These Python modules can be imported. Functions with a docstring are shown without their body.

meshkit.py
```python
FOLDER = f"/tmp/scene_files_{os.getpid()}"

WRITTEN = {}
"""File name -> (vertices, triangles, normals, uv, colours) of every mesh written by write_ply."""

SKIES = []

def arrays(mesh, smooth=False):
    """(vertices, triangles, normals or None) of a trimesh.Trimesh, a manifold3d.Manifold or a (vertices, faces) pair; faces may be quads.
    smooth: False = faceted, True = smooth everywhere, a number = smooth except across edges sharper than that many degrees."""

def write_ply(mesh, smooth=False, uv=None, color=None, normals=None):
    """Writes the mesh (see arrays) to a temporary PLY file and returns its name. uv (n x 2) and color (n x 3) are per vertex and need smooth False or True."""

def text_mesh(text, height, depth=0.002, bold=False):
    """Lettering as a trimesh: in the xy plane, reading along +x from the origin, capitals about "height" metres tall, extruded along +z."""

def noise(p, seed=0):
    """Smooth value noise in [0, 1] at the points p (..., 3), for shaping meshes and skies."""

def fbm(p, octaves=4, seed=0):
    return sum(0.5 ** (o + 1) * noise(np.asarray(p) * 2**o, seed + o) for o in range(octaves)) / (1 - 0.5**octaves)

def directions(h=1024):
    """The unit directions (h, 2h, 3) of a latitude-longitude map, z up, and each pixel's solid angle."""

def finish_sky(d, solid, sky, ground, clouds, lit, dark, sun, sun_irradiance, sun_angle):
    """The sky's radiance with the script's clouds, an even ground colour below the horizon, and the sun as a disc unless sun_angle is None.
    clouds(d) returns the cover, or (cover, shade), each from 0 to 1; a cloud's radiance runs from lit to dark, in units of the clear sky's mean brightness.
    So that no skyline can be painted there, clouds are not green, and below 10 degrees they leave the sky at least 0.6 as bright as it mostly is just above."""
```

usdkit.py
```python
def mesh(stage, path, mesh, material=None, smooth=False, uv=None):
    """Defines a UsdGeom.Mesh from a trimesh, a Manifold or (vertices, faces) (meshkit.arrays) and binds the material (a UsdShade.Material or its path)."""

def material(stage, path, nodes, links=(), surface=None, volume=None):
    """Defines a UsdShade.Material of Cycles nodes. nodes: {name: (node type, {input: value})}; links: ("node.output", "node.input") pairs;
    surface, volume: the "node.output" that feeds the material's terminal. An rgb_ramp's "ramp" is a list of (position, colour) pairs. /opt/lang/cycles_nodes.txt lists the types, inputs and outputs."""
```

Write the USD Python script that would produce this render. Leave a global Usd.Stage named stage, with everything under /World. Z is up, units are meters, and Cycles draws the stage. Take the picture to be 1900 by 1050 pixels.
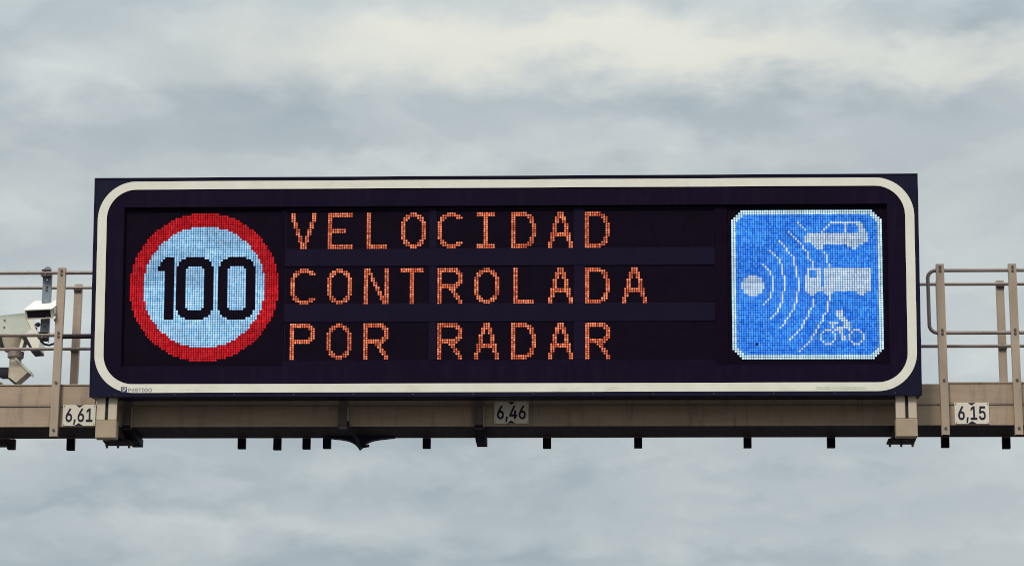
import math, random
import numpy as np, trimesh, usdkit, meshkit
from shapely.geometry import Polygon, box as sbox, Point
from shapely.ops import unary_union
from pxr import Usd, UsdGeom, UsdLux, UsdShade, Gf, Sdf

stage = Usd.Stage.CreateInMemory()
UsdGeom.SetStageUpAxis(stage, UsdGeom.Tokens.z)
UsdGeom.SetStageMetersPerUnit(stage, 1.0)
UsdGeom.Xform.Define(stage, '/World')
UsdGeom.Scope.Define(stage, '/World/Looks')
random.seed(7); rng = np.random.default_rng(7)

# ------------------------------------------------------------------ camera
YAW, PITCH, ROLL = -0.0422, 0.2646, 0.0070
EYE = (1.023, -23.0, 1.5)
fw = np.array([math.sin(YAW)*math.cos(PITCH), math.cos(YAW)*math.cos(PITCH), math.sin(PITCH)])
r0 = np.array([math.cos(YAW), -math.sin(YAW), 0.0]); u0 = np.cross(r0, fw)
rt = math.cos(ROLL)*r0 + math.sin(ROLL)*u0; up = -math.sin(ROLL)*r0 + math.cos(ROLL)*u0
EXPOSURE = 0.40
cam = UsdGeom.Camera.Define(stage, '/World/camera')
cam.AddTransformOp().Set(Gf.Matrix4d(*rt, 0, *up, 0, *(-fw), 0, *EYE, 1))
cam.CreateHorizontalApertureAttr(36.0); cam.CreateVerticalApertureAttr(36.0*565/1024)
cam.CreateFocalLengthAttr(5085.5/1900*36.0); cam.CreateClippingRangeAttr(Gf.Vec2f(0.1, 20000))
cam.CreateExposureAttr(EXPOSURE)

# ------------------------------------------------------------------ sky and sun
SUN_EL, SUN_ROT = math.radians(43), math.radians(200)        # thinly veiled sun behind the camera
SKY_STRENGTH = 0.10
CLOUD_GAIN = 2.0**-EXPOSURE / SKY_STRENGTH

def sky_material():
    n, l = {}, []
    cnt = [0]
    def nd(kind, **inp):
        cnt[0] += 1; k = f'n{cnt[0]}'; n[k] = (kind, inp); return k
    def link(a, b): l.append((a, b))
    def math_(t, a, b=None, c=None, clamp=False):
        k = nd('math', math_type=t, use_clamp=clamp)
        for i, v in enumerate((a, b, c)):
            if v is None: continue
            if isinstance(v, str): link(v, f'{k}.value{i+1}')
            else: n[k][1][f'value{i+1}'] = float(v)
        return k + '.value'
    tc = nd('texture_coordinate')
    sep = nd('separate_xyz'); link(tc + '.generated', sep + '.vector')
    x, y, z = sep + '.x', sep + '.y', sep + '.z'
    zc = math_('maximum', z, 0.0)
    # cloud noise over the directions of the sky, flattened as clouds are seen near the horizon
    zc = math_('maximum', z, 0.0)
    def noise(scale, detail, rough, off, distort=0.0, sx=1.0, sy=1.0):
        m = nd('mapping', location=off, scale=(sx, sy, 2.1)); link(tc + '.generated', m + '.vector')
        t = nd('noise_texture', scale=scale, detail=detail, roughness=rough, distortion=distort); link(m + '.vector', t + '.vector')
        return t + '.fac'
    broad = noise(5.0, 3, 0.5, (3.1, 7.7, 0), 0.2)
    puffs = noise(11.0, 6, 0.52, (11.3, 2.2, 0), 0.25)
    fine = noise(34.0, 5, 0.55, (5.3, 9.9, 0), 0.2)
    # view-facing tangent coordinates, bent by noise, for the cloud masses of this sky
    yy = math_('maximum', y, 0.05)
    fu, fv = math_('divide', x, yy), math_('divide', z, yy)
    w1 = math_('multiply_add', puffs, 0.10, -0.05); w2 = math_('multiply_add', fine, 0.035, -0.0175)
    w3 = math_('multiply_add', broad, 0.06, -0.03)
    U = math_('add', math_('add', fu, w1), w3)
    V = math_('add', math_('add', fv, math_('multiply', w1, -0.35)), w2)
    front = math_('greater_than', y, 0.1)
    val = math_('multiply_add', puffs, 0.42, 0.245)
    val = math_('add', val, math_('multiply_add', fine, 0.17, -0.085))
    val = math_('add', val, math_('multiply_add', broad, 0.35, -0.175))
    sharp = nd('map_range', range_type='smoothstep', from_min=0.47, from_max=0.60, to_min=-0.045, to_max=0.05); link(noise(17.0, 7, 0.55, (2.7, 4.1, 0), 0.25), sharp + '.value')
    val = math_('add', val, sharp + '.result')
    warm = None
    for (u, v, su, sv, amp, wm) in CLOUDS:
        a = math_('divide', math_('subtract', U, u), su); b = math_('divide', math_('subtract', V, v), sv)
        r2 = math_('add', math_('multiply', a, a), math_('multiply', b, b))
        g = math_('exponent', math_('multiply', r2, -1.0))
        g = math_('multiply', g, front)
        if amp: val = math_('multiply_add', g, amp, val)
        if wm:
            warm = math_('multiply', g, wm) if warm is None else math_('multiply_add', g, wm, warm)
    ramp = nd('rgb_ramp', ramp=[(0.0, (0.265, 0.325, 0.362)), (0.28, (0.395, 0.455, 0.485)), (0.5, (0.505, 0.555, 0.570)),
                                (0.75, (0.625, 0.675, 0.665)), (1.0, (0.765, 0.79, 0.745))])
    link(math_('maximum', math_('minimum', val, 1.0), 0.0), ramp + '.fac')
    wmix = nd('mix_color', b=(0.735, 0.72, 0.615)); link(ramp + '.color', wmix + '.a')
    link(math_('minimum', warm, 0.75), wmix + '.fac')
    # the standard overcast sky is brighter overhead than near the horizon
    zen = math_('multiply_add', math_('maximum', math_('subtract', zc, 0.30), 0.0), ZENITH, 1.0)
    gain = nd('vector_math', math_type='scale'); link(wmix + '.result', gain + '.vector1')
    link(math_('multiply', zen, CLOUD_GAIN), gain + '.scale')
    sky = nd('sky_texture', sky_type='single_scattering', sun_disc=False, sun_elevation=SUN_EL, sun_rotation=SUN_ROT)
    cover = nd('mix_color', fac=0.96); link(sky + '.color', cover + '.a'); link(gain + '.vector', cover + '.b')
    bg = nd('background_shader', strength=SKY_STRENGTH); link(cover + '.result', bg + '.color')
    return usdkit.material(stage, '/World/Looks/overcast_sky', n, l, surface=bg + '.background')

def sky_uv(px, py):       # a direction of the sky as (x/y, z/y)
    d = fw + (px-950)/5085.5*rt - (py-525)/5085.5*up
    return d[0]/d[1], d[2]/d[1]
ZENITH = 3.0
K = 1/5085.5
CLOUDS = []
for (cx, cy, sx, sy, amp, wm) in [
        (820, 70, 520, 75, 0.27, 0.70), (1250, 90, 330, 60, 0.20, 0.52), (1750, 95, 260, 55, 0.16, 0.40),
        (1700, 20, 170, 40, -0.16, 0), (60, 130, 150, 75, 0.30, 0.0), (250, 30, 160, 40, 0.10, 0),
        (330, 215, 330, 60, -0.04, 0), (1150, 215, 260, 45, -0.10, 0), (1500, 190, 220, 50, -0.10, 0),
        (620, 305, 430, 34, 0.22, 0), (1330, 280, 260, 42, 0.16, 0), (60, 300, 160, 45, -0.12, 0),
        (60, 410, 130, 45, 0.20, 0), (1790, 420, 130, 110, 0.16, 0.05), (60, 600, 170, 110, 0.30, 0), (1800, 620, 170, 110, 0.20, 0), (950, 838, 1500, 26, 0.10, 0),
        (950, 890, 1500, 70, -0.07, 0), (640, 870, 260, 30, 0.10, 0), (150, 925, 260, 22, -0.14, 0), (420, 965, 400, 26, 0.10, 0),
        (1330, 900, 240, 24, 0.08, 0), (1750, 990, 200, 40, 0.04, 0), (950, 1060, 1300, 40, -0.20, 0)]:
    u, v = sky_uv(cx, cy); CLOUDS.append((u, v, sx*K, sy*K, amp, wm))
dome = UsdLux.DomeLight.Define(stage, '/World/sky')
dome.CreateIntensityAttr(1.0)
UsdShade.MaterialBindingAPI.Apply(dome.GetPrim()).Bind(sky_material())
dome.GetPrim().SetCustomDataByKey('kind', 'structure')
sun = UsdLux.DistantLight.Define(stage, '/World/sun')
sun.CreateNormalizeAttr(True); sun.CreateIntensityAttr(0.4); sun.CreateAngleAttr(12.0); sun.CreateColorAttr(Gf.Vec3f(1.0, 0.95, 0.87))
sd = np.array([math.sin(SUN_ROT)*math.cos(SUN_EL), math.cos(SUN_ROT)*math.cos(SUN_EL), math.sin(SUN_EL)])
_r = np.cross([0, 0, 1.0], sd); _r /= np.linalg.norm(_r); _u = np.cross(sd, _r)
sun.AddTransformOp().Set(Gf.Matrix4d(*_r, 0, *_u, 0, *sd, 0, 0, 0, 30, 1))

# ------------------------------------------------------------------ materials
def paint(name, col, rough=0.55, metallic=0.0, spec=0.4, var=0.18, scale=3.0, stretch=(1, 1, 1), bump=0.0, dirt=None, dirt_amt=0.5, bscale=60):
    """Paint or metal with uneven tone, optional dirt streaks and a fine relief."""
    c = np.array(col)
    nodes = {'tc': ('texture_coordinate', {}), 'm': ('mapping', {'scale': stretch}),
             'n': ('noise_texture', {'scale': scale, 'detail': 6, 'roughness': 0.6}),
             'r': ('rgb_ramp', {'ramp': [(0.25, tuple(c*(1-var))), (0.75, tuple(np.minimum(c*(1+var), 1)))]}),
             'p': ('principled_bsdf', {'metallic': metallic, 'specular_ior_level': spec}),
             'rn': ('noise_texture', {'scale': scale*5, 'detail': 4}),
             'rr': ('map_range', {'from_min': 0.3, 'from_max': 0.7, 'to_min': max(rough-0.1, 0.05), 'to_max': min(rough+0.1, 1)})}
    links = [('tc.object', 'm.vector'), ('m.vector', 'n.vector'), ('n.fac', 'r.fac'), ('m.vector', 'rn.vector'), ('rn.fac', 'rr.value'), ('rr.result', 'p.roughness')]
    out = 'r.color'
    if dirt is not None:
        nodes['dm'] = ('mapping', {'scale': (7.0, 7.0, 0.8), 'location': (3.3, 1.7, 0.4)})
        nodes['dn'] = ('noise_texture', {'scale': 2.2, 'detail': 7, 'roughness': 0.65})
        nodes['dr'] = ('map_range', {'from_min': 0.52, 'from_max': 0.75, 'to_min': 0.0, 'to_max': dirt_amt, 'clamp': True})
        nodes['dx'] = ('mix_color', {'b': dirt})
        links += [('tc.object', 'dm.vector'), ('dm.vector', 'dn.vector'), ('dn.fac', 'dr.value'), ('dr.result', 'dx.fac'), (out, 'dx.a')]
        out = 'dx.result'
    links.append((out, 'p.base_color'))
    if bump:
        nodes['bn'] = ('noise_texture', {'scale': bscale, 'detail': 4}); nodes['b'] = ('bump', {'strength': bump, 'distance': 0.01})
        links += [('m.vector', 'bn.vector'), ('bn.fac', 'b.height'), ('b.normal', 'p.normal')]
    return usdkit.material(stage, '/World/Looks/' + name, nodes, links, surface='p.BSDF')

def lamps(name, col, strength, pitch, var=0.25, tint=None, module=16):
    """Lit diodes: every diode a little brighter or dimmer than the next, every circuit board too."""
    nodes = {'tc': ('texture_coordinate', {}),
             's1': ('vector_math', {'math_type': 'scale', 'scale': 1/pitch}), 'f1': ('vector_math', {'math_type': 'floor'}), 'w1': ('white_noise_texture', {}),
             's2': ('vector_math', {'math_type': 'scale', 'scale': 1/(pitch*module)}), 'f2': ('vector_math', {'math_type': 'floor'}), 'w2': ('white_noise_texture', {}),
             'n': ('noise_texture', {'scale': 7.0, 'detail': 4}),
             'm1': ('map_range', {'to_min': 1-var, 'to_max': 1+var}), 'm2': ('map_range', {'to_min': 0.86, 'to_max': 1.12}),
             'm3': ('map_range', {'from_min': 0.3, 'from_max': 0.7, 'to_min': 0.86, 'to_max': 1.14}),
             'a': ('math', {'math_type': 'multiply'}), 'b': ('math', {'math_type': 'multiply'}), 'k': ('math', {'math_type': 'multiply', 'value2': strength * 2.0**-EXPOSURE}),
             'c': ('mix_color', {'a': col, 'b': tint or col}), 'e': ('emission', {})}
    links = [('tc.object', 's1.vector1'), ('s1.vector', 'f1.vector1'), ('f1.vector', 'w1.vector'), ('tc.object', 's2.vector1'), ('s2.vector', 'f2.vector1'), ('f2.vector', 'w2.vector'),
             ('tc.object', 'n.vector'), ('w1.value', 'm1.value'), ('w2.value', 'm2.value'), ('n.fac', 'm3.value'), ('m1.result', 'a.value1'), ('m2.result', 'a.value2'),
             ('a.value', 'b.value1'), ('m3.result', 'b.value2'), ('b.value', 'k.value1'), ('k.value', 'e.strength'), ('w1.value', 'c.fac'), ('c.result', 'e.color')]
    return usdkit.material(stage, '/World/Looks/' + name, nodes, links, surface='e.emission')

M = {}
M['steel'] = paint('weathered_galvanised_steel', (0.335, 0.245, 0.170), 0.5, 0.1, 0.35, 0.20, 2.2, (0.5, 1, 3.0), 0.10, (0.13, 0.09, 0.07), 0.65)
M['steel_rail'] = paint('galvanised_rail', (0.235, 0.185, 0.165), 0.45, 0.25, 0.45, 0.16, 4.0)
M['steel_post'] = paint('galvanised_post', (0.36, 0.275, 0.205), 0.5, 0.2, 0.35, 0.18, 3.0, (1, 1, 0.5), 0.05, (0.18, 0.12, 0.10), 0.5)
M['bracket'] = paint('pale_bracket_steel', (0.50, 0.41, 0.31), 0.5, 0.05, 0.4, 0.14, 6.0, (1, 1, 0.4), 0.0, (0.35, 0.27, 0.20), 0.5)
M['block'] = paint('tan_bracket_steel', (0.35, 0.265, 0.18), 0.55, 0.05, 0.35, 0.14, 6.0)
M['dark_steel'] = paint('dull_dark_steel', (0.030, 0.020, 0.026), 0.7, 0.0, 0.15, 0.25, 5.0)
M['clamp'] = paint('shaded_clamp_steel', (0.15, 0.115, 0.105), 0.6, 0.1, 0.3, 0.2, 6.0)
M['foot'] = paint('shade_black_steel', (0.010, 0.007, 0.014), 0.7, 0.0, 0.1, 0.2, 10.0)  # made for rear post ends: the beam's shade is put into this colour
M['bolt'] = paint('bolt_steel', (0.11, 0.085, 0.075), 0.45, 0.4, 0.4, 0.2, 30.0)
M['housing'] = paint('dark_navy_housing_paint', (0.0085, 0.0075, 0.026), 0.5, 0.0, 0.13, 0.2, 2.0)
M['frame'] = paint('violet_black_front_paint', (0.0085, 0.0036, 0.0165), 0.55, 0.0, 0.06, 0.22, 1.4, (1, 1, 2.5), 0.0, (0.020, 0.019, 0.031), 0.28)
M['bar'] = paint('blue_black_mask_bar', (0.0098, 0.0058, 0.0205), 0.6, 0.0, 0.07, 0.18, 3.0)
M['mask'] = paint('violet_black_mask', (0.0065, 0.0025, 0.0105), 0.7, 0.0, 0.05, 0.2, 3.0)
M['module'] = paint('black_module', (0.0055, 0.0025, 0.009), 0.75, 0.0, 0.05, 0.2, 4.0)
M['unlit'] = paint('unlit_diode', (0.0085, 0.0045, 0.012), 0.6, 0.0, 0.05, 0.45, 9.0)
M['navy_print'] = paint('navy_print', (0.045, 0.055, 0.13), 0.6, 0.0, 0.2, 0.15, 30.0)
M['green_print'] = paint('faded_green_print', (0.66, 0.67, 0.55), 0.7, 0.0, 0.2, 0.16, 14.0)
M['digits'] = paint('black_digit_film', (0.014, 0.012, 0.034), 0.55, 0.0, 0.2, 0.2, 20.0)
M['plate'] = paint('cream_sign_plate', (0.66, 0.60, 0.49), 0.5, 0.0, 0.35, 0.08, 8.0, (1, 1, 0.6), 0.0, (0.38, 0.30, 0.22), 0.35)
M['cctv_side'] = paint('pale_green_grey_enamel', (0.50, 0.52, 0.44), 0.45, 0.0, 0.4, 0.1, 8.0)
M['cctv_cream'] = paint('cream_enamel', (0.74, 0.70, 0.58), 0.45, 0.0, 0.4, 0.07, 8.0)
M['cctv_beige'] = paint('beige_enamel', (0.46, 0.39, 0.30), 0.5, 0.0, 0.35, 0.12, 9.0)
M['cctv_white'] = paint('white_enamel', (0.84, 0.82, 0.72), 0.4, 0.0, 0.45, 0.05, 8.0)
M['grey_strut'] = paint('blue_grey_strut', (0.17, 0.20, 0.23), 0.45, 0.35, 0.4, 0.15, 6.0)
M['black_plastic'] = paint('black_plastic', (0.010, 0.009, 0.016), 0.45, 0.0, 0.3, 0.2, 10.0)
M['rubber'] = paint('cable_rubber', (0.012, 0.012, 0.03), 0.6, 0.0, 0.25, 0.2, 10.0)
M['asphalt'] = paint('asphalt', (0.05, 0.05, 0.052), 0.85, 0.0, 0.3, 0.25, 0.6, (1, 1, 1), 0.2)
M['verge'] = paint('dry_verge', (0.085, 0.068, 0.055), 0.9, 0.0, 0.2, 0.35, 0.25)
M['road_paint'] = paint('road_paint', (0.7, 0.7, 0.68), 0.7, 0.0, 0.3, 0.1, 4.0)
M['concrete'] = paint('concrete', (0.33, 0.31, 0.28), 0.85, 0.0, 0.3, 0.15, 1.5)

def border_material():
    nodes = {'tc': ('texture_coordinate', {}), 's': ('separate_xyz', {}), 'n': ('noise_texture', {'scale': 5.0, 'detail': 6, 'roughness': 0.6}),
             'r': ('rgb_ramp', {'ramp': [(0.25, (0.75, 0.71, 0.60)), (0.75, (0.85, 0.815, 0.71))]}),
             'dm': ('mapping', {'scale': (2.2, 1, 6.0)}), 'dn': ('noise_texture', {'scale': 1.6, 'detail': 6, 'roughness': 0.62}),
             'dr': ('map_range', {'from_min': 0.56, 'from_max': 0.74, 'to_max': 0.42, 'clamp': True}),
             'low': ('map_range', {'from_min': 0.0, 'from_max': 0.6, 'to_min': 1.0, 'to_max': 0.25, 'clamp': True}),
             'dk': ('math', {'math_type': 'multiply'}), 'x': ('mix_color', {'b': (0.50, 0.36, 0.25)}),
             'p': ('principled_bsdf', {'roughness': 0.5, 'specular_ior_level': 0.35})}
    links = [('tc.object', 's.vector'), ('tc.object', 'n.vector'), ('n.fac', 'r.fac'), ('tc.object', 'dm.vector'), ('dm.vector', 'dn.vector'), ('dn.fac', 'dr.value'),
             ('s.z', 'low.value'), ('dr.result', 'dk.value1'), ('low.result', 'dk.value2'), ('dk.value', 'x.fac'), ('r.color', 'x.a'), ('x.result', 'p.base_color')]
    return usdkit.material(stage, '/World/Looks/cream_border_film', nodes, links, surface='p.BSDF')
M['border'] = border_material()

PG, PT = 0.0200, 0.01966              # diode spacing of the picture boards and of the text boards
M['lit_red'] = lamps('red_diode', (0.60, 0.008, 0.014), 0.92, PG, 0.10, (0.72, 0.026, 0.032))
M['lit_white'] = lamps('white_diode', (0.25, 0.60, 0.95), 1.08, PG, 0.12, (0.44, 0.68, 0.95))
M['lit_blue'] = lamps('blue_diode', (0.026, 0.195, 1.0), 1.25, PG, 0.16, (0.065, 0.32, 1.0))
M['lit_pale'] = lamps('pale_blue_diode', (0.50, 0.83, 1.0), 1.05, PG, 0.12, (0.68, 0.86, 0.98))
M['lit_symbol'] = lamps('symbol_diode', (0.46, 0.67, 0.95), 1.10, PG, 0.12, (0.62, 0.76, 0.94))
M['lit_orange'] = lamps('orange_diode', (0.80, 0.13, 0.055), 1.0, PT, 0.35, (0.98, 0.29, 0.14))

# ------------------------------------------------------------------ helpers
used = {}
def uname(parent, name):
    k = (parent, name); used[k] = used.get(k, -1) + 1
    return name if used[k] == 0 else f'{name}_{used[k]:03d}'
def pth(parent): return '/World' if parent is None else str(parent.GetPath())
def keys(prim, label=None, cat=None, group=None, kind=None):
    for k, v in (('label', label), ('category', cat), ('group', group), ('kind', kind)):
        if v: prim.SetCustomDataByKey(k, v)
    return prim
def thing(name, label, cat, loc=(0, 0, 0), rotx=0, group=None):
    x = UsdGeom.Xform.Define(stage, '/World/' + uname('/World', name))
    x.AddTranslateOp().Set(Gf.Vec3d(*loc))
    if rotx: x.AddRotateXOp().Set(rotx)
    return keys(x.GetPrim(), label, cat, group)
def obj(name, mesh, mat, parent=None, label=None, cat=None, group=None, kind=None, smooth=False):
    if isinstance(mesh, list): mesh = trimesh.util.concatenate(mesh)
    p = pth(parent)
    m = usdkit.mesh(stage, p + '/' + uname(p, name), mesh, M[mat], smooth=smooth)
    return keys(m.GetPrim(), label, cat, group, kind)
def bx(x0, x1, y0, y1, z0, z1, c=0.0):
    """A box; c chamfers its edges."""
    if c <= 0:
        b = trimesh.creation.box((x1-x0, y1-y0, z1-z0)); b.apply_translation(((x0+x1)/2, (y0+y1)/2, (z0+z1)/2)); return b
    pts = []
    for X in (0, 1):
        for Y in (0, 1):
            for Z in (0, 1):
                p = np.array([(x0, x1)[X], (y0, y1)[Y], (z0, z1)[Z]], float); s = np.array([1-2*X, 1-2*Y, 1-2*Z])*c
                for ax in range(3):
                    q = p + s; q[ax] = p[ax]; pts.append(q)
    return trimesh.convex.convex_hull(np.array(pts))
def rot(m, axis, deg, about=(0, 0, 0)):
    m.apply_transform(trimesh.transformations.rotation_matrix(math.radians(deg), axis, about)); return m
def cyl(p, q, r, n=14):
    return trimesh.creation.cylinder(radius=r, segment=np.array([p, q], float), sections=n)
def tube(pts, r, n=10):
    """A pipe along a polyline with mitred rings."""
    P = np.array(pts, float); V = []; F = []
    T = np.gradient(P, axis=0); T /= np.linalg.norm(T, axis=1)[:, None]
    a = np.array([0, 1.0, 0]) if abs(T[0][1]) < 0.8 else np.array([1.0, 0, 0])
    for p, t in zip(P, T):
        u = np.cross(a, t); u /= np.linalg.norm(u); w = np.cross(t, u)
        V += [p + r*(math.cos(2*math.pi*k/n)*u + math.sin(2*math.pi*k/n)*w) for k in range(n)]
    for i in range(len(P)-1):
        for k in range(n):
            A, B = i*n+k, i*n+(k+1) % n; F += [(A, B, B+n), (A, B+n, A+n)]
    c0, c1 = len(V), len(V)+1; V += [P[0], P[-1]]
    for k in range(n): F += [(c0, (k+1) % n, k), (c1, (len(P)-1)*n+k, (len(P)-1)*n+(k+1) % n)]
    m = trimesh.Trimesh(V, F, process=False); m.fix_normals(); return m
def prism_xz(poly, y0, y1):
    """A polygon in the xz plane given thickness along y."""
    g = poly if hasattr(poly, 'exterior') else Polygon(poly)
    m = trimesh.creation.extrude_polygon(g, y1-y0, engine='earcut')
    m.apply_transform(np.array([[1, 0, 0, 0], [0, 0, -1, y1], [0, 1, 0, 0], [0, 0, 0, 1.0]])); return m
def prism_yz(poly, x0, x1):
    m = trimesh.creation.extrude_polygon(Polygon(poly), x1-x0, engine='earcut')
    m.apply_transform(np.array([[0, 0, 1, x0], [1, 0, 0, 0], [0, 1, 0, 0], [0, 0, 0, 1.0]])); return m
def rrect(x0, x1, z0, z1, r): return sbox(x0+r, z0+r, x1-r, z1-r).buffer(r, quad_segs=16)
def upright_text(s, h, x, y, z, squeeze=1.0, bold=True, depth=0.002):
    t = meshkit.text_mesh(s, h, depth, bold)
    t.vertices[:, 0] *= squeeze
    t.apply_transform(np.array([[1, 0, 0, x], [0, 0, -1, y], [0, 1, 0, z], [0, 0, 0, 1.0]])); return t
def hexbolt(x, y, z, r, h, axis='y'):
    b = trimesh.creation.cylinder(radius=r, height=h, sections=6)
    if axis == 'y': b.apply_transform(trimesh.transformations.rotation_matrix(math.pi/2, (1, 0, 0)))
    b.apply_translation((x, y, z)); return b

# ------------------------------------------------------------------ ground and road (below the picture)
def sheet(x0, x1, y0, y1, z, n=1):
    xs, ys = np.linspace(x0, x1, n+1), np.linspace(y0, y1, n+1)
    V = [(x, y, z) for y in ys for x in xs]; F = []
    for j in range(n):
        for i in range(n):
            a = j*(n+1)+i; F += [(a, a+1, a+n+2), (a, a+n+2, a+n+1)]
    return trimesh.Trimesh(V, F, process=False)
obj('ground', sheet(-4000, 4000, -4000, 4000, -0.012, 8), 'verge', kind='structure')
obj('road', sheet(-8.4, 8.4, -600, 600, -0.004, 4), 'asphalt', kind='structure')
obj('road_markings', [sheet(-5.6, -5.45, -600, 600, 0.0), sheet(5.45, 5.6, -600, 600, 0.0)] +
    [sheet(xm-0.05, xm+0.05, k*12.0, k*12.0+5.0, 0.0) for xm in (-1.8, 1.8) for k in range(-20, 20)], 'road_paint', kind='structure')

# ------------------------------------------------------------------ the gantry
ZB, ZS, ZT, DEP = 6.468, 6.650, 6.828, 0.486
X0, X1 = -10.2, 10.2
gantry = thing('sign_gantry', 'long tan steel box beam spanning the road beneath the electronic sign', 'gantry')
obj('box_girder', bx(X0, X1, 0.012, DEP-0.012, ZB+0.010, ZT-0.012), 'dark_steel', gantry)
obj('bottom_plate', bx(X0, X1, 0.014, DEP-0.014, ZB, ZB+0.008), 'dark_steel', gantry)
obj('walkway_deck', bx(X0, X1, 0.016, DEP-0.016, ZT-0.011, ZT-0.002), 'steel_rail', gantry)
cuts = [X0, -6.3, -3.55, 3.50, 5.6, X1]
for a, b in zip(cuts[:-1], cuts[1:]):
    g = 0.003
    top = ZT
    obj('upper_fascia_plate', bx(a+g, b-g, -0.004, 0.010, ZS+0.004, top, 0.003), 'steel', gantry)
    obj('lower_fascia_plate', bx(a+g, b-g, 0.000, 0.011, ZB-0.002, ZS-0.004, 0.003), 'steel', gantry)
    obj('seam_lip', bx(a+g, b-g, -0.009, 0.009, ZS-0.004, ZS+0.003), 'steel_rail', gantry)
    obj('rear_fascia_plate', bx(a+g, b-g, DEP-0.011, DEP, ZB-0.002, ZT, 0.003), 'steel', gantry)
for a, b in ((X0, -3.56), (3.72, X1)):
    obj('top_lip', bx(a, b, -0.012, 0.03, ZT+0.001, ZT+0.014, 0.003), 'steel', gantry)
for sx in (-1, 1):
    obj('column', bx(sx*10.45-0.25, sx*10.45+0.25, -0.01, 0.49, -0.01, ZT+0.3, 0.02), 'steel', gantry)
    obj('footing', bx(sx*10.45-0.7, sx*10.45+0.7, -0.45, 0.95, -0.3, 0.35, 0.03), 'concrete', gantry)

# ------------------------------------------------------------------ guard rails
RZ1, RZ2 = 7.836, 7.274
PW = 0.034
def post(parent, x, front=True):
    y0, y1 = (-0.062, -0.014) if front else (DEP+0.004, DEP+0.054)
    z0, z1 = (6.372 if front else ZB+0.004), 7.876
    # an open channel: web towards the road, two flanges
    w = 0.006
    mesh = [bx(x-PW, x+PW, y0, y0+w, z0, z1), bx(x-PW, x-PW+w, y0+w, y1, z0, z1), bx(x+PW-w, x+PW, y0+w, y1, z0, z1)]
    p = obj('post', mesh, 'steel_post', parent)
    if not front: obj('shaded_post_end', bx(x-PW-0.001, x+PW+0.001, y0-0.002, y1, 6.374+0.006*math.sin(x*7), ZB+0.002, 0.002), 'foot', p)  # lower end of the post itself, blackened to paint in the beam's shade
    for z in (RZ1+0.012, RZ1-0.022, RZ2+0.014, RZ2-0.018, 6.846) + ((6.428,) if front else ()):
        obj('bolt', hexbolt(x, y0-0.005, z, 0.0125, 0.010), 'bolt', p)
    return p
def rail(parent, a, b, y, z, r=0.0165): return obj('rail', cyl((a, y, z), (b, y, z), r), 'steel_rail', parent, smooth=40)
def clamps(parent, x, y, front):
    for z in (RZ1, RZ2):
        obj('rail_clamp', bx(x-0.036, x+0.036, y-0.021, y+0.021, z-0.026, z-0.014, 0.003), 'bolt', parent)

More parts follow.
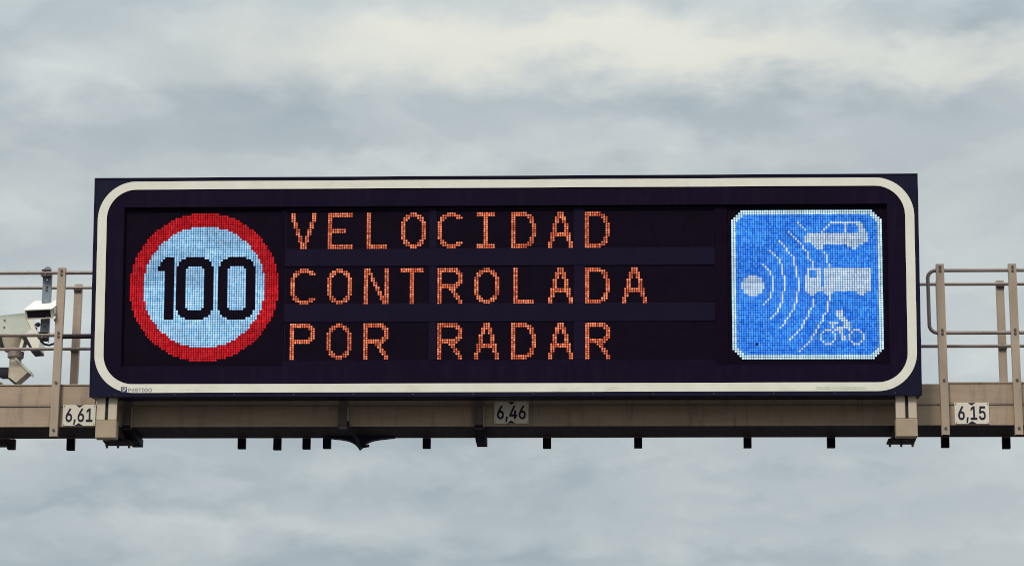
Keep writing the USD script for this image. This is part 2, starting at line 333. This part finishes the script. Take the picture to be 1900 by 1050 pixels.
FY, RY = -0.036, DEP+0.026
t = thing('guard_rail', 'tan tube guard rail in front of the cameras, left end of the gantry walkway', 'railing')
for x in (-3.890, -5.6, -7.3, -9.0): post(t, x)
rail(t, -10.1, -3.20, FY, RZ1); rail(t, -10.1, -3.86, FY, RZ2)
obj('rail_joint_sleeve', cyl((-3.86, FY, RZ2-0.012), (-3.2, FY, RZ2-0.006), 0.021), 'dark_steel', t, smooth=40)
t = thing('guard_rail', 'tan tube guard rail with rounded closed end, right of the sign above plate 6,15', 'railing')
for x in (3.753, 4.373, 5.9, 7.4, 8.9): post(t, x)
rail(t, 3.715, 10.1, FY, RZ1-0.012); rail(t, 3.715, 10.1, FY, RZ2-0.005)
lx, cr = 3.647, 0.07
loop = [(3.73, FY, RZ1-0.012)] + [(lx+cr-cr*math.sin(a), FY, RZ1-0.012-cr+cr*math.cos(a)) for a in np.linspace(0, math.pi/2, 7)] + \
       [(lx+cr-cr*math.cos(a), FY, RZ2-0.005+cr-cr*math.sin(a)) for a in np.linspace(0, math.pi/2, 7)] + [(3.73, FY, RZ2-0.005)]
obj('end_loop', tube(loop, 0.0165, 12), 'steel_rail', t, smooth=40)
t = thing('guard_rail', 'long rear guard rail of the gantry walkway, passing behind the sign', 'railing')
for x in (-9.0, -7.3, -5.6, -3.852, -2.337, -2.023, -1.766, -1.585, -0.708, 0.347, 1.143, 2.097, 2.823, 3.812, 4.340, 5.9, 7.4, 8.9):
    post(t, x, False)
for z in (RZ1, RZ2): rail(t, -10.1, 10.1, DEP-0.02, z, 0.0145)
for x in (-3.852, 3.812, 4.340): clamps(t, x, DEP-0.004, False)

# ------------------------------------------------------------------ the electronic sign
TILT = math.degrees(0.115)
W2, H = 3.525, 1.893
sign = thing('electronic_road_sign', 'large dark electronic road sign with white rounded border, speed limit 100 and orange words', 'electronic sign', (0, -0.40, 6.639), TILT)
# housing: shell behind the front frame
obj('housing', bx(-W2, W2, 0.045, 0.340, 0, H, 0.006), 'housing', sign)
win = sbox(-3.262, 0.262, 3.262, 1.636)
front = sbox(-W2, 0, W2, H).difference(win)
obj('front_frame', prism_xz(front, 0.004, 0.043), 'frame', sign)
edge = sbox(-W2, 0, W2, H).difference(sbox(-W2+0.012, 0.012, W2-0.012, H-0.012))
obj('edge_trim', prism_xz(edge, -0.004, 0.0035), 'housing', sign)
corner = sbox(-W2+0.012, 0.012, W2-0.012, H-0.012).difference(rrect(-3.492, 3.492, 0.034, 1.863, 0.335))
obj('outer_face', prism_xz(corner, 0.0005, 0.0035), 'housing', sign)
obj('white_border', prism_xz(rrect(-3.490, 3.490, 0.036, 1.861, 0.333).difference(rrect(-3.412, 3.412, 0.110, 1.790, 0.255)), -0.001, 0.0036), 'border', sign)
# display: a mask plate with windows, boards a little deeper
G1 = (-3.250, -1.905, 0.281, 1.618); G2 = (1.905, 3.250, 0.281, 1.618)
cols = [(-1.866, -0.638), (-0.572, 0.597), (0.692, 1.852)]; rows = [(1.272, 1.612), (0.797, 1.122), (0.314, 0.640)]
mask = sbox(-3.262, 0.262, 3.262, 1.636)
holes = [sbox(a, c, b, d) for a, b, c, d in (G1, G2)] + [sbox(a, c, b, d) for a, b in cols for c, d in rows]
textwin = sbox(-1.880, 0.262, 1.800, 1.622)
obj('mask_plate', prism_xz(mask.difference(unary_union([sbox(a, c, b, d) for a, b, c, d in (G1, G2)] + [textwin])), 0.030, 0.043), 'mask', sign)
for c, d in ((1.122, 1.272), (0.640, 0.797)):
    obj('mask_bar', bx(-1.880, 1.800, 0.035, 0.043, c, d, 0.002), 'bar', sign)
for a, b in ((-0.638, -0.572), (0.597, 0.692)):
    for c, d in rows: obj('mask_mullion', bx(a, b, 0.036, 0.043, c+0.001, d-0.001, 0.002), 'bar', sign)
obj('mask_bar', bx(-1.880, 1.800, 0.028, 0.043, 0.2625, 0.313), 'frame', sign)

def dots(cells, x0, ztop, p, y, fill=0.80, sides=8):
    """One small flat diode per (column, row) cell, standing proud of its board."""
    cells = list(cells); k = sides
    ang = (np.arange(k)+0.5)*2*math.pi/k
    r = p*fill/2/math.cos(math.pi/k)
    ring = np.stack([r*np.cos(ang), np.zeros(k), r*np.sin(ang)], 1)
    V = np.concatenate([ring + np.array([x0+(c+0.5)*p, y, ztop-(w+0.5)*p]) for c, w in cells])
    F = np.concatenate([np.array([(0, i, i+1) for i in range(1, k-1)]) + k*j for j in range(len(cells))])
    return trimesh.Trimesh(V, F, process=False)

GL = {
'V': "XX.......XX XX.......XX XX.......XX XX.......XX .XX.....XX. .XX.....XX. .XX.....XX. ..XX...XX.. ..XX...XX.. ..XX...XX.. ...XX.XX... ...XX.XX... ...XX.XX... ....XXX.... ....XXX.... ....XXX....",
'E': "XXXXXXXXXXX XXXXXXXXXXX XX......... XX......... XX......... XX......... XX......... XXXXXXXX... XXXXXXXX... XX......... XX......... XX......... XX......... XX......... XXXXXXXXXXX XXXXXXXXXXX",
'L': ".XX........ "*14 + ".XXXXXXXXX. .XXXXXXXXX.",
'O': "....XXX.... ..XXXXXXX.. .XXX...XXX. .XX.....XX. XX.......XX XX.......XX XX.......XX XX.......XX XX.......XX XX.......XX XX.......XX XX.......XX .XX.....XX. .XXX...XXX. ..XXXXXXX.. ....XXX....",
'C': "....XXXX... ..XXXXXXXX. .XXX....XXX .XX........ XX......... XX......... XX......... XX......... XX......... XX......... XX......... XX......... .XX........ .XXX....XXX ..XXXXXXXX. ....XXXX...",
'I': ".XXXXXXXX.. .XXXXXXXX.. " + "....XX..... "*12 + ".XXXXXXXX.. .XXXXXXXX..",
'D': "XXXXXXX.... XXXXXXXXX.. XX.....XXX. XX......XX. XX......XX. XX.......XX XX.......XX XX.......XX XX.......XX XX.......XX XX.......XX XX......XX. XX......XX. XX.....XXX. XXXXXXXXX.. XXXXXXX....",
'A': "....XXX.... ....XXX.... ...XXXXX... ...XX.XX... ...XX.XX... ..XX...XX.. ..XX...XX.. ..XX...XX.. ..XX...XX.. .XXXXXXXXX. .XXXXXXXXX. .XX.....XX. .XX.....XX. XX.......XX XX.......XX XX.......XX",
'N': "XXX......XX XXX......XX XXXX.....XX XX.X.....XX XX.XX....XX XX.XX....XX XX..XX...XX XX..XX...XX XX...XX..XX XX...XX..XX XX....XX.XX XX....XX.XX XX.....XXXX XX.....XXXX XX......XXX XX......XXX",
'T': "XXXXXXXXXX. XXXXXXXXXX. " + "....XX..... "*14,
'R': "XXXXXXXXX.. XXXXXXXXXX. XX......XXX XX.......XX XX.......XX XX.......XX XX......XXX XXXXXXXXXX. XXXXXXXXX.. XX...XXX... XX....XX... XX.....XX.. XX.....XXX. XX......XX. XX.......XX XX.......XX",
'P': "XXXXXXXXX.. XXXXXXXXXX. XX......XXX XX.......XX XX.......XX XX.......XX XX......XXX XXXXXXXXXX. XXXXXXXXX.. " + "XX......... "*7}
GL = {k: v.split() for k, v in GL.items()}
DX = -1.825
LINES = ["VELOCIDAD", "CONTROLADA", "POR RADAR"]
LT = [1.586, 1.1045, 0.6315]
for ri, (c, d) in enumerate(rows):
    for ci, (a, b) in enumerate(cols):
        mod = obj('text_board', bx(a, b, 0.0405, 0.0447, c, d), 'module', sign)
        lit = []
        x0 = DX + 64*ci*PT
        for k in range(4):
            pos = ci*4+k
            ch = LINES[ri][pos] if pos < len(LINES[ri]) else ' '
            if ch == ' ': continue
            cells = [(16*k+i, j) for j, row in enumerate(GL[ch]) for i, q in enumerate(row) if q == 'X']
            lit += cells
            obj('lit_letter', dots(cells, x0, LT[ri], PT, 0.0385, 0.80), 'lit_orange', mod, f'letter {ch} of orange light dots')
        nc = int((b-x0)/PT - 0.2)
        rest = set((i, j) for i in range(-2, nc) for j in range(16)) - set(lit)
        obj('unlit_dots', dots(rest, x0, LT[ri], PT, 0.0395, 0.62, 4), 'unlit', mod, kind='stuff')

# the speed limit picture
BXL, BZT = -3.2065, 1.5875
board = obj('picture_board', bx(G1[0], G1[1], 0.0405, 0.0447, G1[2], G1[3]), 'module', sign, 'left board showing a 100 speed limit')
digit = set()
one = {19: (15, 18), 20: (14, 18), 21: (13, 18), 22: (13, 18), 23: (12, 18), 24: (12, 18)}
for r in range(19, 46):
    a, b = one.get(r, (15, 18)); digit |= {(c, r) for c in range(a, b+1)}
def zero(c0, r0, w=16, h=27, th=4):
    out = set()
    ins = [4, 2, 1, 1] + [0]*(h-8) + [1, 1, 2, 4]
    for r in range(h):
        for c in range(ins[r], w-ins[r]):
            hole = th <= r < h-th and th <= c < w-th
            if r in (th, h-th-1) and c in (th, w-th-1): hole = False
            if not hole: out.add((c0+c, r0+r))
    return out
digit |= zero(20, 19) | zero(38, 19)
ring, disc = [], []
for c in range(64):
    for r in range(64):
        q = math.hypot(c-31.5, r-31.5)
        if q <= 32.05:
            if q > 26.3: ring.append((c, r))
            elif (c, r) not in digit: disc.append((c, r))
obj('red_ring', dots(ring, BXL, BZT, PG, 0.0385, 0.89), 'lit_red', board)
obj('white_disc', dots(disc, BXL, BZT, PG, 0.0385, 0.91), 'lit_white', board, 'pale blue white disc of light dots around the unlit number 100')
rest = {(c, r) for c in range(-2, 66) for r in range(-1, 65)} - set(ring) - set(disc)
obj('unlit_dots', dots(rest - digit, BXL, BZT, PG, 0.0395, 0.62, 4), 'unlit', board, kind='stuff')
for lo, hi, ch in ((0, 19, '1'), (20, 36, '0'), (38, 54, '0')):
    obj('dark_numeral', dots(sorted(q for q in digit if lo <= q[0] < hi), BXL, BZT, PG, 0.0395, 0.62, 4), 'unlit', board, f'figure {ch} of unlit dots')

# the radar picture
board = obj('picture_board', bx(G2[0], G2[1], 0.0405, 0.0447, G2[2], G2[3]), 'module', sign, 'right board showing a blue radar picture')
BXL, BZT = 1.9385, 1.5905
def inside(c, r, k=0):
    if not (k <= c < 64-k and k <= r < 64-k): return False
    e = 4 + 0.55*k
    for a, b in ((c, r), (63-c, r), (c, 63-r), (63-c, 63-r)):
        if a + b < e + k*0.7: return False
    return True
panel = {(c, r) for c in range(64) for r in range(64) if inside(c, r)}
edge_cells = {q for q in panel if not (2 <= q[0] < 62 and 2 <= q[1] < 62) or min(q[0]+q[1], 63-q[0]+q[1], q[0]+63-q[1], 126-q[0]-q[1]) <= 6}
def line(pts):
    out = set()
    for (a, b), (c, d) in zip(pts[:-1], pts[1:]):
        m = max(abs(c-a), abs(d-b), 1)
        for k in range(int(m)+1):
            out.add((int(round(a+(c-a)*k/m)), int(round(b+(d-b)*k/m))))
    return out
waves = [
 [(13, 23), (15, 25), (16, 26), (16, 27), (17, 28), (17, 34), (16, 35), (16, 37), (13, 40)],
 [(16, 17), (18, 19), (19, 20), (20, 22), (21, 23), (21, 27), (22, 28), (22, 34), (21, 35), (21, 39), (20, 40), (20, 41), (19, 42), (19, 43), (16, 46)],
 [(20, 13), (22, 15), (23, 16), (23, 17), (25, 19), (26, 21), (26, 23), (27, 24), (27, 28), (28, 29), (28, 34), (27, 35), (27, 39), (26, 40), (26, 42), (25, 43), (24, 44), (24, 45), (23, 46), (22, 48), (20, 50)],
 [(24, 9), (29, 14), (30, 15), (31, 17), (32, 19), (33, 21), (34, 23), (34, 24)],
 [(28, 5), (31, 8)],
 [(34, 38), (34, 41), (33, 42), (32, 44), (31, 46), (30, 48), (28, 51), (24, 55)],
 [(39, 18), (40, 19), (40, 21), (41, 23), (41, 24)],
 [(41, 37), (41, 38), (40, 40), (40, 42), (39, 44), (38, 46), (36, 50), (32, 56), (28, 60)]]
wset = [line(w) & panel for w in waves]
spot = {(c, r) for c in range(64) for r in range(64) if math.hypot(c-8.5, r-32) <= 4.7}
car = {(c, r) for r in range(10, 15) for c in range(32, 58)} - {(57, 14), (32, 14), (33, 14), (56, 14)}
car |= {(31, 11), (31, 12), (31, 13)} | {(c, 15) for c in list(range(35, 39)) + list(range(49, 54))} | {(c, 16) for c in (36, 37, 38, 51, 52)}
car |= {(c, 5) for c in range(43, 55)} | line([(38, 9), (42, 5)]) | {(48, r) for r in range(5, 10)} | {(c, r) for c in (54, 55) for r in range(6, 10)} | {(53, 6), (56, 8), (56, 9)}
lorry = {(c, r) for r in range(25, 35) for c in range(39, 59)} | {(c, r) for r in range(25, 35) for c in range(32, 38)} | {(31, r) for r in range(28, 35)} | {(38, 33), (38, 34)}
lorry -= {(c, r) for c in (33, 34, 35) for r in (26, 27, 28)}
lorry |= {(c, 35) for c in list(range(32, 36)) + list(range(39, 43)) + list(range(53, 57))} | {(c, 36) for c in (33, 34, 40, 41, 54, 55)}
def wheel(c0, r0):
    return {(c0+a, r0+b) for a, b in [(2, 0), (3, 0), (4, 0), (1, 1), (5, 1), (0, 2), (0, 3), (0, 4), (6, 2), (6, 3), (6, 4), (1, 5), (5, 5), (2, 6), (3, 6), (4, 6)]}
bike = wheel(37, 51) | wheel(49, 51) | {(44, 43), (45, 43), (46, 43), (44, 44), (45, 44), (46, 44), (45, 45), (46, 45), (44, 45), (45, 46), (46, 46), (47, 46), (46, 47), (47, 47), (48, 47), (47, 48), (48, 48), (47, 49), (48, 49), (49, 48), (49, 49),
        (47, 50), (48, 50), (49, 50), (49, 51), (41, 48), (42, 48), (43, 48), (44, 48), (42, 49), (42, 50), (43, 51), (44, 50), (45, 50), (46, 50), (44, 51), (45, 51), (46, 51), (45, 52), (46, 52), (46, 53), (46, 54), (47, 54), (46, 55), (47, 55)}
lit = set().union(*wset) | spot | car | lorry | bike | edge_cells
dead = {(10, 57)}
field = panel - lit - dead
def pict(name, cells, mat, label=None, fill=0.91): obj(name, dots(sorted(cells), BXL, BZT, PG, 0.0385, fill), mat, board, label)
pict('blue_field', field, 'lit_blue')
pict('lit_frame', edge_cells, 'lit_pale')
pict('radar_spot', spot, 'lit_symbol')
seen = set(spot | car | lorry | bike)
for w in wset:
    w = w - seen; seen |= w
    pict('radar_wave', w, 'lit_symbol')
pict('car_symbol', car, 'lit_symbol'); pict('lorry_symbol', lorry - car, 'lit_symbol'); pict('motorcycle_symbol', bike, 'lit_symbol')
rest = {(c, r) for c in range(-1, 65) for r in range(-1, 65)} - panel | dead
obj('unlit_dots', dots(rest, BXL, BZT, PG, 0.0395, 0.62, 4), 'unlit', board, kind='stuff')

# maker's mark on the lower border and a faded sticker at the other end
mk = [prism_xz(sbox(-3.254, 0.036, -3.203, 0.086).difference(unary_union([sbox(-3.247, 0.043, -3.210, 0.079).difference(unary_union([
        sbox(-3.242, 0.043, -3.234, 0.074), sbox(-3.242, 0.066, -3.222, 0.074), Polygon([(-3.210, 0.043), (-3.210, 0.066), (-3.232, 0.043)])]))])), -0.0024, -0.0012)]
mk.append(upright_text('P\u00f3STIGO', 0.030, -3.194, -0.0012, 0.044, 1.12, False, 0.0012))
obj('maker_mark', mk, 'navy_print', sign)
obj('faded_sticker', prism_xz(sbox(2.64, 0.050, 3.06, 0.078), -0.0021, -0.0012), 'green_print', sign)
# bolts round the frame rim
for i in range(14):
    x = -3.3 + i*6.6/13
    obj('rim_screw', hexbolt(x, -0.0055, 0.0185, 0.006, 0.004), 'bolt', sign)

# supports that carry the sign from below the beam (built in world space, so the tilt is undone)
Ti = trimesh.transformations.inverse_matrix(trimesh.transformations.translation_matrix((0, -0.40, 6.639)) @ trimesh.transformations.rotation_matrix(math.radians(TILT), (1, 0, 0)))
def wobj(name, mesh, mat, parent=sign, **kw):
    if isinstance(mesh, list): mesh = trimesh.util.concatenate(mesh)
    mesh = mesh.copy(); mesh.apply_transform(Ti); return obj(name, mesh, mat, parent, **kw)
for x0, x1, gap in ((-3.470, -3.288, -3.380), (3.302, 3.486, 3.399)):
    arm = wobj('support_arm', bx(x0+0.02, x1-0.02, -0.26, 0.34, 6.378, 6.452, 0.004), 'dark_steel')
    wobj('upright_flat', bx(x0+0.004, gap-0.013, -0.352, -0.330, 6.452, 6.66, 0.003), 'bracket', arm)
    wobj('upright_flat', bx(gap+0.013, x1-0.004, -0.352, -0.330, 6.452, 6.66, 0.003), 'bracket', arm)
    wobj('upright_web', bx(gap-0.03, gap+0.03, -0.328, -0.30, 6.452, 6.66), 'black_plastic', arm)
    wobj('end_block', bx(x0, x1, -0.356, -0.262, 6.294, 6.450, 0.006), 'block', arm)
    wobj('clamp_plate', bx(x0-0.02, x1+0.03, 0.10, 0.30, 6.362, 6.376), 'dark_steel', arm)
    for k in range(3):
        bxp = x0 + 0.0 + k*0.097
        wobj('hanging_bolt', [cyl((bxp, 0.2, 6.322), (bxp, 0.2, 6.362), 0.010, 8), hexbolt(bxp, 0.2, 6.348, 0.017, 0.014, 'z')], 'bolt', arm)
# clamps that wrap the beam
for xc in (-3.262, -1.392, -0.222):
    c = wobj('beam_clamp', bx(xc-0.040, xc+0.040, -0.020, -0.0095, 6.44, 6.86, 0.003), 'clamp')
    for k, s in enumerate((-0.046, 0.038)):
        wobj('flange', bx(xc+s, xc+s+0.008, -0.055, -0.0205, 6.45, 6.628), 'steel_post' if k else 'clamp', c)
    wobj('cross_tie', bx(xc-0.0375, xc+0.0375, -0.045, -0.0205, 6.475, 6.487), 'clamp', c)
    if xc != -1.392:
        wobj('underside_gusset', prism_yz([(-0.03, 6.466), (-0.03, 6.446), (0.28, 6.400), (0.55, 6.400), (0.55, 6.466)], xc-0.045, xc+0.045), 'foot', c)

# ------------------------------------------------------------------ cable bundle sagging under the beam
sagp = []
for x in np.linspace(-1.60, -0.98, 33):
    u = (x+1.285)/0.32
    d = 0.118*(math.exp(-abs(u)*6.5)*0.78 + 0.22*(1-min(abs(u), 1))) * min(1, (1-min(abs(u), 1))*5)
    sagp.append((x, 6.462-0.004-d))
top = [(x, 6.4665) for x in np.linspace(-0.98, -1.60, 9)]
t = thing('sagging_cables', 'dark bundle of cables sagging under the beam beside the middle clamp', 'cables')
obj('cable_bundle', prism_xz(Polygon(sagp + top).buffer(0), 0.40, 0.47), 'rubber', t)
obj('cable_tail', tube([(-1.30, 0.435, 6.395), (-1.26, 0.43, 6.378), (-1.22, 0.42, 6.382), (-1.205, 0.42, 6.386)], 0.012, 8), 'rubber', t, smooth=40)
obj('cable_tie', tube([(-1.345, -0.06, 6.50), (-1.345, -0.055, 6.46), (-1.33, 0.0, 6.43), (-1.29, 0.2, 6.40), (-1.285, 0.38, 6.36)], 0.011, 8), 'rubber', t, smooth=40)

# ------------------------------------------------------------------ clearance plates
def plate(text, label, xc, w, zc, h, squeeze, y=-0.0045):
    t = thing('clearance_plate', label, 'height sign', (xc, 0, zc))
    obj('plate', bx(-w/2, w/2, y-0.010, y-0.006, -h/2, h/2, 0.001), 'plate', t)
    m = upright_text(text, 0.112, 0, y-0.0101, -0.054, squeeze)
    m.apply_translation((-(m.bounds[0][0]+m.bounds[1][0])/2, 0, 0))
    obj('figures', m, 'digits', t)
    for sx in (-1, 1):
        for sz in (-1, 1): obj('rivet', hexbolt(sx*(w/2-0.012), y-0.0118, sz*(h/2-0.012), 0.005, 0.004), 'bolt', t)
    obj('down_mark', prism_xz([(-0.032, h/2-0.002), (0.032, h/2-0.002), (0, h/2-0.024)], y-0.0120, y-0.0101), 'digits', t)
    obj('up_mark', prism_xz([(-0.036, -h/2+0.002), (0.036, -h/2+0.002), (0, -h/2+0.026)], y-0.0120, y-0.0101), 'digits', t)
plate('6,61', 'pale clearance plate reading 6,61 on the beam left of the sign', -3.683, 0.285, 6.566, 0.186, 0.74)
plate('6,46', 'pale clearance plate reading 6,46 on the beam under the sign', 0.055, 0.294, 6.582, 0.190, 0.78)
plate('6,15', 'pale clearance plate reading 6,15 on the beam right of the sign', 3.985, 0.292, 6.568, 0.186, 0.74)

# ------------------------------------------------------------------ cameras at the left end
strut = thing('strut_pole', 'blue grey slotted steel strut clamped upright to the guard rails by the white camera', 'pole')
cap = prism_xz(Polygon([(-4.068, 7.23), (-3.992, 7.23), (-3.992, 7.868)] + [(-4.030+0.038*math.cos(a), 7.868+0.038*math.sin(a)) for a in np.linspace(0, math.pi, 12)]).difference(
    unary_union([Point(-4.030, z).buffer(0.005) for z in (7.60, 7.26)] + [sbox(-4.034, z, -4.026, z+0.012) for z in (7.78, 7.35)])), 0.010, 0.016)
obj('strut_web', cap, 'grey_strut', strut)
for z in (7.725, 7.695, 7.36, 7.30): obj('bolt', hexbolt(-4.030, 0.004, z, 0.011, 0.010), 'bolt', strut)
for s in (-4.068, -3.998): obj('strut_flange', bx(s, s+0.006, 0.0165, 0.05, 7.23, 7.86), 'grey_strut', strut)
for z in (RZ1, RZ2): obj('rail_clamp', [bx(-4.075, -3.985, -0.060, 0.008, z-0.030, z-0.019, 0.003), bx(-4.07, -3.99, -0.058, 0.006, z+0.019, z+0.027, 0.003), hexbolt(-4.03, -0.065, z-0.024, 0.011, 0.012)], 'bolt', strut)

wc = thing('white_traffic_camera', 'small white box camera with dark window on the grey strut, pointing at the road', 'traffic camera', (-4.060, -0.115, 7.445))
def wcm(m):
    if isinstance(m, list): m = trimesh.util.concatenate(m)
    rot(m, (1, 0, 0), 30); rot(m, (0, 0, 1), -9); return m
obj('casing', wcm(bx(-0.118, 0.124, 0.014, 0.27, -0.042, 0.036, 0.006)), 'cctv_white', wc)
obj('sun_hood', wcm([bx(-0.130, 0.132, -0.012, 0.275, 0.038, 0.046, 0.002), bx(0.126, 0.132, 0.03, 0.27, -0.022, 0.0375)]), 'cctv_white', wc)
obj('window_bezel', wcm(prism_xz(sbox(-0.124, -0.046, 0.124, 0.0365).difference(sbox(-0.108, -0.036, 0.108, 0.030)), 0.002, 0.0135)), 'cctv_cream', wc)
obj('window_glass', wcm(bx(-0.108, 0.108, 0.006, 0.0125, -0.036, 0.030)), 'black_plastic', wc)
obj('lens', wcm(cyl((0.02, 0.0035, -0.002), (0.02, 0.0058, -0.002), 0.013, 16)), 'dark_steel', wc)
obj('bracket', wcm([bx(-0.03, 0.05, 0.10, 0.16, -0.075, -0.0425, 0.004)]), 'dark_steel', wc)
obj('cable', tube([(0.128, 0.06, -0.03), (0.142, 0.07, -0.06), (0.142, 0.10, -0.13), (0.138, 0.12, -0.21), (0.118, 0.13, -0.235), (0.075, 0.135, -0.247), (0.03, 0.14, -0.235), (0.0, 0.145, -0.205)], 0.0095, 8), 'rubber', wc, smooth=40)

yc = 0.74
pz = thing('tilting_traffic_camera', 'big pale grey tilting camera in cream sun shield behind the guard rail', 'traffic camera')
obj('housing', prism_xz([(-4.72, 7.615), (-4.368, 7.652), (-4.292, 7.50), (-4.335, 7.445), (-4.395, 7.461), (-4.72, 7.461)], yc-0.09, yc+0.12), 'cctv_side', pz)
sh = obj('sun_shield', prism_xz([(-4.366, 7.655), (-4.315, 7.65), (-4.205, 7.395), (-4.212, 7.320), (-4.262, 7.318), (-4.34, 7.452), (-4.289, 7.502)], yc-0.10, yc+0.13), 'cctv_cream', pz)
obj('shield_lip', prism_xz([(-4.395, 7.459), (-4.342, 7.450), (-4.264, 7.316), (-4.205, 7.318), (-4.205, 7.302), (-4.285, 7.298), (-4.30, 7.335)], yc-0.085, yc+0.11), 'black_plastic', pz)
for z in (7.585, 7.520): obj('screw', hexbolt(-4.535, yc-0.093, z, 0.009, 0.006), 'bolt', pz)
for q in ((-4.245, 7.560), (-4.272, 7.520)):
    obj('marker_knob', [trimesh.creation.icosphere(subdivisions=2, radius=0.022).apply_translation((q[0], yc-0.03, q[1])), cyl((q[0], yc-0.03, q[1]), (-4.30, yc+0.02, q[1]+0.01), 0.008, 8)], 'rubber', pz, smooth=True)
yoke = trimesh.creation.revolve(np.array([(0.0, 7.318), (0.070, 7.318), (0.085, 7.36), (0.115, 7.452), (0.0, 7.4525)]), sections=20); yoke.apply_translation((-4.470, yc, 0))
obj('tilt_yoke', yoke, 'cctv_beige', pz, smooth=35)
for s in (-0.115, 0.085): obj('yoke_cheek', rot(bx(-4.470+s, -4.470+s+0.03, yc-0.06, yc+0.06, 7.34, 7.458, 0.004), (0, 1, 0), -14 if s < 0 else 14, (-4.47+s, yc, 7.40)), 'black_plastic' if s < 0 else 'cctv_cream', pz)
neck = trimesh.creation.revolve(np.array([(0.0, 7.160), (0.052, 7.160), (0.054, 7.25), (0.072, 7.262), (0.074, 7.312), (0.0, 7.3145)]), sections=24); neck.apply_translation((-4.438, yc, 0))
obj('pan_neck', neck, 'steel_rail', pz, smooth=35)
obj('arm_bracket', prism_xz([(-4.95, 7.160), (-4.40, 7.160), (-4.40, 7.085), (-4.56, 7.085), (-4.60, 7.10), (-4.95, 7.10)], yc-0.06, yc+0.08), 'black_plastic', pz)
obj('stand', [bx(-4.93, -4.86, yc-0.05, yc+0.03, 6.40, 7.10, 0.004), bx(-4.93, -4.40, yc-0.21, yc-0.05, 6.43, 6.478, 0.004), bx(-4.425, -4.355, yc-0.2, yc-0.15, 6.385, 6.478, 0.004)], 'dark_steel', pz)

lb = thing('junction_lamp', 'small beige box with a lid tilted downward under the tilting camera', 'lamp box')
obj('box', prism_xz([(-4.446, 7.205), (-4.405, 7.205), (-4.283, 7.092), (-4.386, 6.995), (-4.451, 7.045)], yc-0.16, yc-0.02), 'cctv_beige', lb)
obj('lid', prism_xz([(-4.408, 7.212), (-4.395, 7.222), (-4.262, 7.103), (-4.262, 7.075), (-4.280, 7.088)], yc-0.175, yc-0.005), 'cctv_side', lb)
obj('face', prism_xz([(-4.454, 7.046), (-4.389, 6.992), (-4.398, 6.985), (-4.463, 7.037)], yc-0.15, yc-0.03), 'black_plastic', lb)
obj('bracket', bx(-4.47, -4.448, yc-0.11, yc-0.02, 7.05, 7.158, 0.003), 'cctv_beige', lb)
cb = thing('control_box', 'low beige control box on top of the beam below the cameras', 'control box')
obj('case', bx(-5.15, -4.462, 0.30, 0.52, 6.842, 6.928, 0.008), 'cctv_beige', cb)
obj('lid', bx(-5.16, -4.452, 0.29, 0.53, 6.930, 6.942, 0.004), 'cctv_cream', cb)
for fx in (-5.12, -4.56): obj('foot', bx(fx, fx+0.07, 0.32, 0.50, 6.8265, 6.8415), 'dark_steel', cb)
